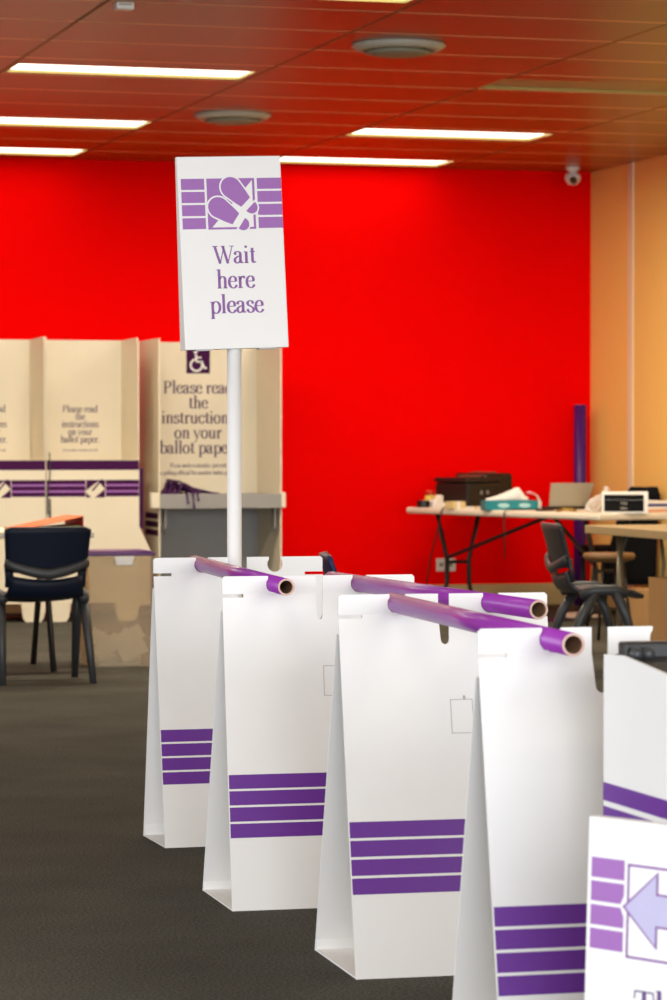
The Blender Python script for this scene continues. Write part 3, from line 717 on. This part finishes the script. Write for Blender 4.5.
b = MB(); b.box(-.20, .13, -.16, .17, .172, .205); b.build('scanner_lid', M['black'], t, bevel=.012)
b = MB(); b.box(.02, .30, -.12, .20, .0, .235); b.build('paper_feed', M['black'], t, bevel=.03, seg=3)
b = MB(); b.prism([(-.02,-.10,.206),(.14,-.10,.238),(.14,-.10,.245),(-.02,-.10,.213)], (0,.22,0)); b.build('document_tray', M['metal'], t)
for k in range(2): MB().box(-.08+.06*k, -.06+.06*k, -.1725, -.169, .09, .115).build('button', M['shelf'], t)
MB().box(-.17, .0, -.19, -.15, .015, .03).build('output_tray', M['black'], t, bevel=.004)
t = thing('document_case', 'small white slip of card beside the teal tissue box', 'card'); put(t, .08, .74, .3)
MB().box(-.05, .05, -.03, .03, 0, .016).build('card_stack', M['paper'], t, bevel=.002); MB().box(-.03, .0, -.0305, .0305, .0, .0165).build('band', M['pale_y'], t); t.name = 'card_stack'
t = thing('tissue_box', 'low teal box with white paper sticking out on the long table', 'tissue box'); put(t, .16, 1.06, -.35)
b = MB(); b.box(-.185, .185, -.07, .07, 0, .062); b.mi = 1
for cx in (-.06, .085): b.poly([(cx+.042*math.cos(k*PI/6), -.0708, .03+.016*math.sin(k*PI/6)) for k in range(12)])
b.build('carton', [M['teal'], M['tealp']], t)
def tiss(u, v):
    x = -.175+.29*u; return (x+.02*v, -.045+.09*v, .064+(.012+.07*max(0,min(1,(x+.17)/.2))**1.3*(1 if x < .055 else max(.1, 1-(x-.055)/.05)))*math.sin(PI*v)**.6)
MB().grid(tiss, 14, 8).build('tissue', M['paper'], t, smooth=True, solid=.002)
t = thing('bent_strap', 'bent clear plastic strap with pink tip standing by the teal box', 'strap'); put(t, .26, 1.26, -.3)
MB().tube([(0,0,.0),(.005,0,.05),(-.01,0,.09),(-.03,0,.105)], .014, 8, flat=.4).build('strap', M['film'], t, smooth=True)
MB().tube([(-.03,0,.105),(-.065,0,.118),(-.085,0,.115)], [.012,.017,.014], 8, flat=.5).build('tip', M['pink'], t, smooth=True)
t = thing('laptop', 'open silver laptop seen from behind on the long table', 'laptop'); put(t, .60, 1.02, PI-.1)
MB().box(-.16, .16, -.11, .11, 0, .016).build('base', M['black'], t, bevel=.003)
b = MB(); b.prism([(-.145,.095,.016),(.145,.095,.016),(.165,.16,.175),(-.165,.16,.175)], (0,.006,.002)); b.build('screen_lid', M['silver'], t, bevel=.002)
t = thing('key_bunch', 'brass coloured keys and clips in front of the silver laptop', 'keys'); put(t, .16, 1.72, 0)
MB().tube([(-.07,0,.006),(-.02,.02,.014),(.03,-.01,.012),(.08,.01,.006)], .009, 8).build('key', M['brass'], t)
MB().lathe([(.015,.0),(.022,.004),(.015,.008)], 14, (-.07,.0,.0)).build('ring', M['brass'], t)
t = thing('mobile_phone', 'flat dark phone lying left of the silver laptop', 'phone'); put(t, .14, 1.50, .2)
MB().box(-.06, .06, -.03, .03, 0, .010).build('casing', M['black'], t, bevel=.003); MB().box(-.05, .05, -.026, .026, .0101, .0105).build('screen', M['lens'], t)
t = thing('plastic_bag', 'crumpled clear plastic bag left of the black name sign', 'plastic bag'); put(t, .22, 1.97, 0)
rb = random.Random(5)
def bagf(u, v):
    a = 2*PI*u; r = (.075*math.sin(PI*min(1,.15+v*.85))**.6)*(1+.3*math.sin(5*a+7*v)*.5+.2*math.sin(11*a-9*v))
    return (r*math.cos(a)+.045*v, r*math.sin(a)*.8, .002+.115*v)
MB().grid(bagf, 40, 14).build('film', M['film'], t)
MB().tube([(.045,0,.105),(.065,0,.135),(.085,.01,.150)], [.018,.008,.022], 8).build('knot', M['film'], t)
t = thing('name_sign', 'black name sign with white frame on the long table, reading Officer in Charge', 'sign'); t.location = (7.16, 18.22, .716); t.rotation_euler = (0,0,math.radians(-20))
pr = [(0,-.055,0),(0,-.035,.085),(0,-.015,.128),(0,0,.138),(0,.015,.128),(0,.035,.085),(0,.055,0)]
b = MB(); b.prism([(-.145,p[1],p[2]) for p in pr], (.29,0,0)); b.build('holder', M['white'], t)
n_ = Vector((0,-.085,.02)).normalized(); u_ = Vector((0,.02,.085)).normalized()
def F_(x, s, o=.001): return Vector((x,-.055,0))+u_*s+n_*o
b = MB(); b.prism([F_(-.132,.012),F_(.118,.012),F_(.118,.086),F_(-.132,.086)], n_*.001); b.prism([(-.132,-.0355,.086),(.118,-.0355,.086),(.118,-.0215,.117),(-.132,-.0215,.117)], (0,-.001,.0005))
pl = b.build('name_plate', M['blackf'], t)
e = MB(); text(e, 'Officer in Charge', .023, (-.007,-.0345,.0895), (1,0,0), Vector((0,.014,.031)).normalized(), 1.1); e.build('lettering', M['brass'], pl, recalc=False)
e = MB(); text(e, 'Proof', .016, F_(-.007,.058,.003), (1,0,0), u_, 1.0); e.build('lettering', M['vent'], pl, recalc=False)
e = MB(); text(e, 'Officer', .014, F_(-.007,.026,.003), (1,0,0), u_, 1.0); e.build('lettering', M['vent'], pl, recalc=False)
for k, (m, lb) in enumerate(((M['skin'], 'salmon coloured booklet, lowest in the pile right of the name sign'), (M['paper'], 'white booklet in the middle of the pile right of the name sign'), (M['blue'], 'navy booklet near the top of the pile right of the name sign'), (M['paper'], 'white booklet on top of the pile right of the name sign'))):
    o = tag(MB().box(-.11, .11, -.15, .15, 0, .0175).build('booklet', m, bevel=.002), lb, 'booklet', 'booklets beside the name sign'); put(o, .60, 1.98, .1-.08*k, .716+.018*k)

# wall socket and cable under the table
t = thing('power_socket', 'white double power socket low on the red wall', 'power socket', (6.79, YB, .295))
MB().box(-.072, .072, -.010, 0, -.045, .045).build('plate', M['white'], t, bevel=.003)
for s in (-1, 1): MB().box(s*.035-.014, s*.035+.014, -.013, -.010, -.012, .014).build('outlet', M['ventd'], t, bevel=.001)
def cord(owner, *paths):
    b = MB()
    for p in paths: b.tube(p, .005, 6)
    o = b.build('power_cord', M['steel'], owner, smooth=True); o.matrix_parent_inverse = owner.matrix_basis.inverted()
cord(bpy.data.objects['printer'], [on1(.12,.52,.722), on1(-.004,.50,.722), on1(-.022,.50,.70), on1(-.02,.46,.60), on1(-.03,.36,.35), on1(-.02,.28,.08), on1(.02,.24,.006), on1(.2,.20,.006)])
cord(bpy.data.objects['laptop'], [on1(.50,1.30,.722), on1(-.006,1.26,.722), on1(-.02,1.26,.70), on1(-.018,1.26,.55), on1(-.015,1.26,.40)])

# purple tube standing in the corner
t = thing('cardboard_tube', 'dark purple tube standing upright in the corner by the tan wall', 'cardboard tube', (7.745, 20.58, 0))
MB().lathe([(.045,.004),(.045,1.43),(.038,1.43),(.038,1.40)], 24).build('film_wrap', M['tubed'], t, smooth=True)
MB().lathe([(.036,0),(.038,.0),(.0378,1.432),(.034,1.432),(.034,1.2)], 24).build('paper_core', M['kraft'], t, smooth=True)

# ------------------------------------------------------------------ beige table, stool, black chair, cartons at right
t = thing('beige_table', 'beige laminate table at the right edge, nearer than the long white one', 'table', (6.40, 14.95, 0)); t.name = 'office_table'
MB().box(-.37, .37, -1.0, 1.0, .665, .710).build('tabletop', M['tbeige'], t, bevel=.004)
for sx in (-1, 1):
    for sy in (-1, 1): MB().tube([(sx*.24,sy*.80,.665),(sx*.24,sy*.80,0)], .019, 10).build('leg', M['metal'], t, smooth=True)
for sy in (-1, 1): MB().tube([(-.24,sy*.80,.14),(.24,sy*.80,.14)], .012, 8).build('stretcher', M['metal'], t)
b = MB(); b.tube([(.0,.80,.665),(.02,.80,.5),(.0,.80,.25),(-.03,.80,.14)], .011, 8); b.build('brace', M['metal'], t, smooth=True)
t = thing('stool', 'round brown wooden stool between the two right-hand tables', 'stool', (6.60, 17.05, 0))
MB().lathe([(0,.455),(.10,.458),(.145,.474),(.158,.492),(.145,.512),(0,.508)], 32).build('seat', M['wood'], t, smooth=True)
for k in range(4):
    a = PI/4+k*PI/2; MB().tube([(.09*math.cos(a),.09*math.sin(a),.46),(.15*math.cos(a),.15*math.sin(a),0)], .010, 8).build('leg', M['steel'], t, smooth=True)
t = thing('upholstered_chair', 'black upholstered chair seen from behind, between the long table and tan wall', 'chair', (7.665, 19.42, 0), math.radians(4))
def bk(u, v):
    x = (u-.5)*2; k = max(0, (v-.9)/.1); return (.195-(1-u)*(.39-.15*v)+(.03*k*k if u < .5 else -.03*k*k), .0-.09*v*v+.03*(1-x*x), .20+.655*v)
MB().grid(bk, 10, 14).build('backrest', M['blackf'], t, smooth=True, solid=.05)
MB().box(-.19, .19, .05, .44, .38, .46).build('seat', M['blackf'], t, bevel=.03, seg=3)
for sx in (-1, 1):
    for yy in (.04, .40): MB().tube([(sx*.16,yy,.40),(sx*.17,yy+(.02 if yy > .2 else -.02),0)], .014, 8).build('leg', M['steel'], t, smooth=True)
def carton(label, loc, rz, sx, sy, sz):
    t = thing('carton', label, 'carton', loc, rz)
    b = MB(); b.box(-sx/2, sx/2, -sy/2, sy/2, 0, sz-.006); b.build('box_body', M['carton'], t, bevel=.003)
    for s in (-1, 1): MB().box(-sx/2, sx/2, (0.001 if s > 0 else -sy/2), (sy/2 if s > 0 else -.001), sz-.006, sz).build('flap', M['carton'], t)
    return t
carton('brown carton on the floor under the near end of the long table', (7.35, 18.12, 0), .15, .36, .34, .24)
carton('brown carton standing upright under the beige table at the right edge', (6.42, 15.30, 0), 0, .40, .36, .44)
for k, (dx, dy, rz, m, lb) in enumerate(((0,0,.3,M['inkb'],'purple leaflet lying on the floor below the charcoal chair'),(.45,.30,-.2,M['paper'],'white leaflet lying on the floor right of the purple one'),(-.45,.20,.5,M['skin'],'pale pink leaflet lying on the floor left of the purple one'))):
    b = MB(); b.grid(lambda u, v: ((u-.5)*.30, (v-.5)*.42, .003+.012*math.sin(PI*u)*v), 6, 6)
    o = tag(b.build('leaflet', m, solid=.003), lb, 'leaflet', 'leaflets on the floor'); o.location = (6.85+dx, 19.0+dy, 0.002); o.rotation_euler = (0,0,rz)

# ------------------------------------------------------------------ daylight, sky, camera
def area(name, loc, rot, sx, sy, power, col):
    l = bpy.data.lights.new(name, 'AREA'); l.shape = 'RECTANGLE'; l.size = sx; l.size_y = sy; l.energy = power; l.color = col
    o = bpy.data.objects.new(name, l); COL.objects.link(o); o.location = loc; o.rotation_euler = rot; return o
area('shopfront_daylight', (1.0, -12.0, 3.2), (math.radians(86), 0, 0), 16, 6, 3550, (.93, .96, 1.0))
for y, p in ((2.6, 13), (6.0, 13), (9.6, 10), (12.7, 14), (15.7, 60), (18.2, 46)):
    for x in (.75, 3.45, 6.05): area('ceiling_lamp', (x, y, H-.06), (0, 0, 0), 1.25, .4, p, (1.0, .86, .66))
area('side_window_daylight', (-5.0, 5.2, 1.9), (PI/2, 0, -PI/2), 4.4, 3.4, 360, (.93, .96, 1.0))
w_ = bpy.data.worlds.new('sky'); bpy.context.scene.world = w_; w_.use_nodes = True
bg = w_.node_tree.nodes['Background']; bg.inputs[0].default_value = (.80, .90, 1.0, 1); bg.inputs[1].default_value = .5

cam = bpy.data.cameras.new('camera'); co = bpy.data.objects.new('camera', cam); COL.objects.link(co)
co.location = (0, 0, 1.18)
yaw, pit = math.atan(884/3075), math.atan(60/3075)
co.rotation_euler = (PI/2-pit, 0, -yaw)
cam.sensor_fit = 'VERTICAL'; cam.sensor_height = 36; cam.lens = 3075*36/1000
cam.clip_start = .05
cam.dof.use_dof = True; cam.dof.focus_distance = 8.3; cam.dof.aperture_fstop = 8.0
sc = bpy.context.scene; sc.camera = co
vs = sc.view_settings; vs.view_transform = 'Standard'; vs.look = 'None'; vs.gamma = 1; vs.exposure = 0; vs.use_curve_mapping = False
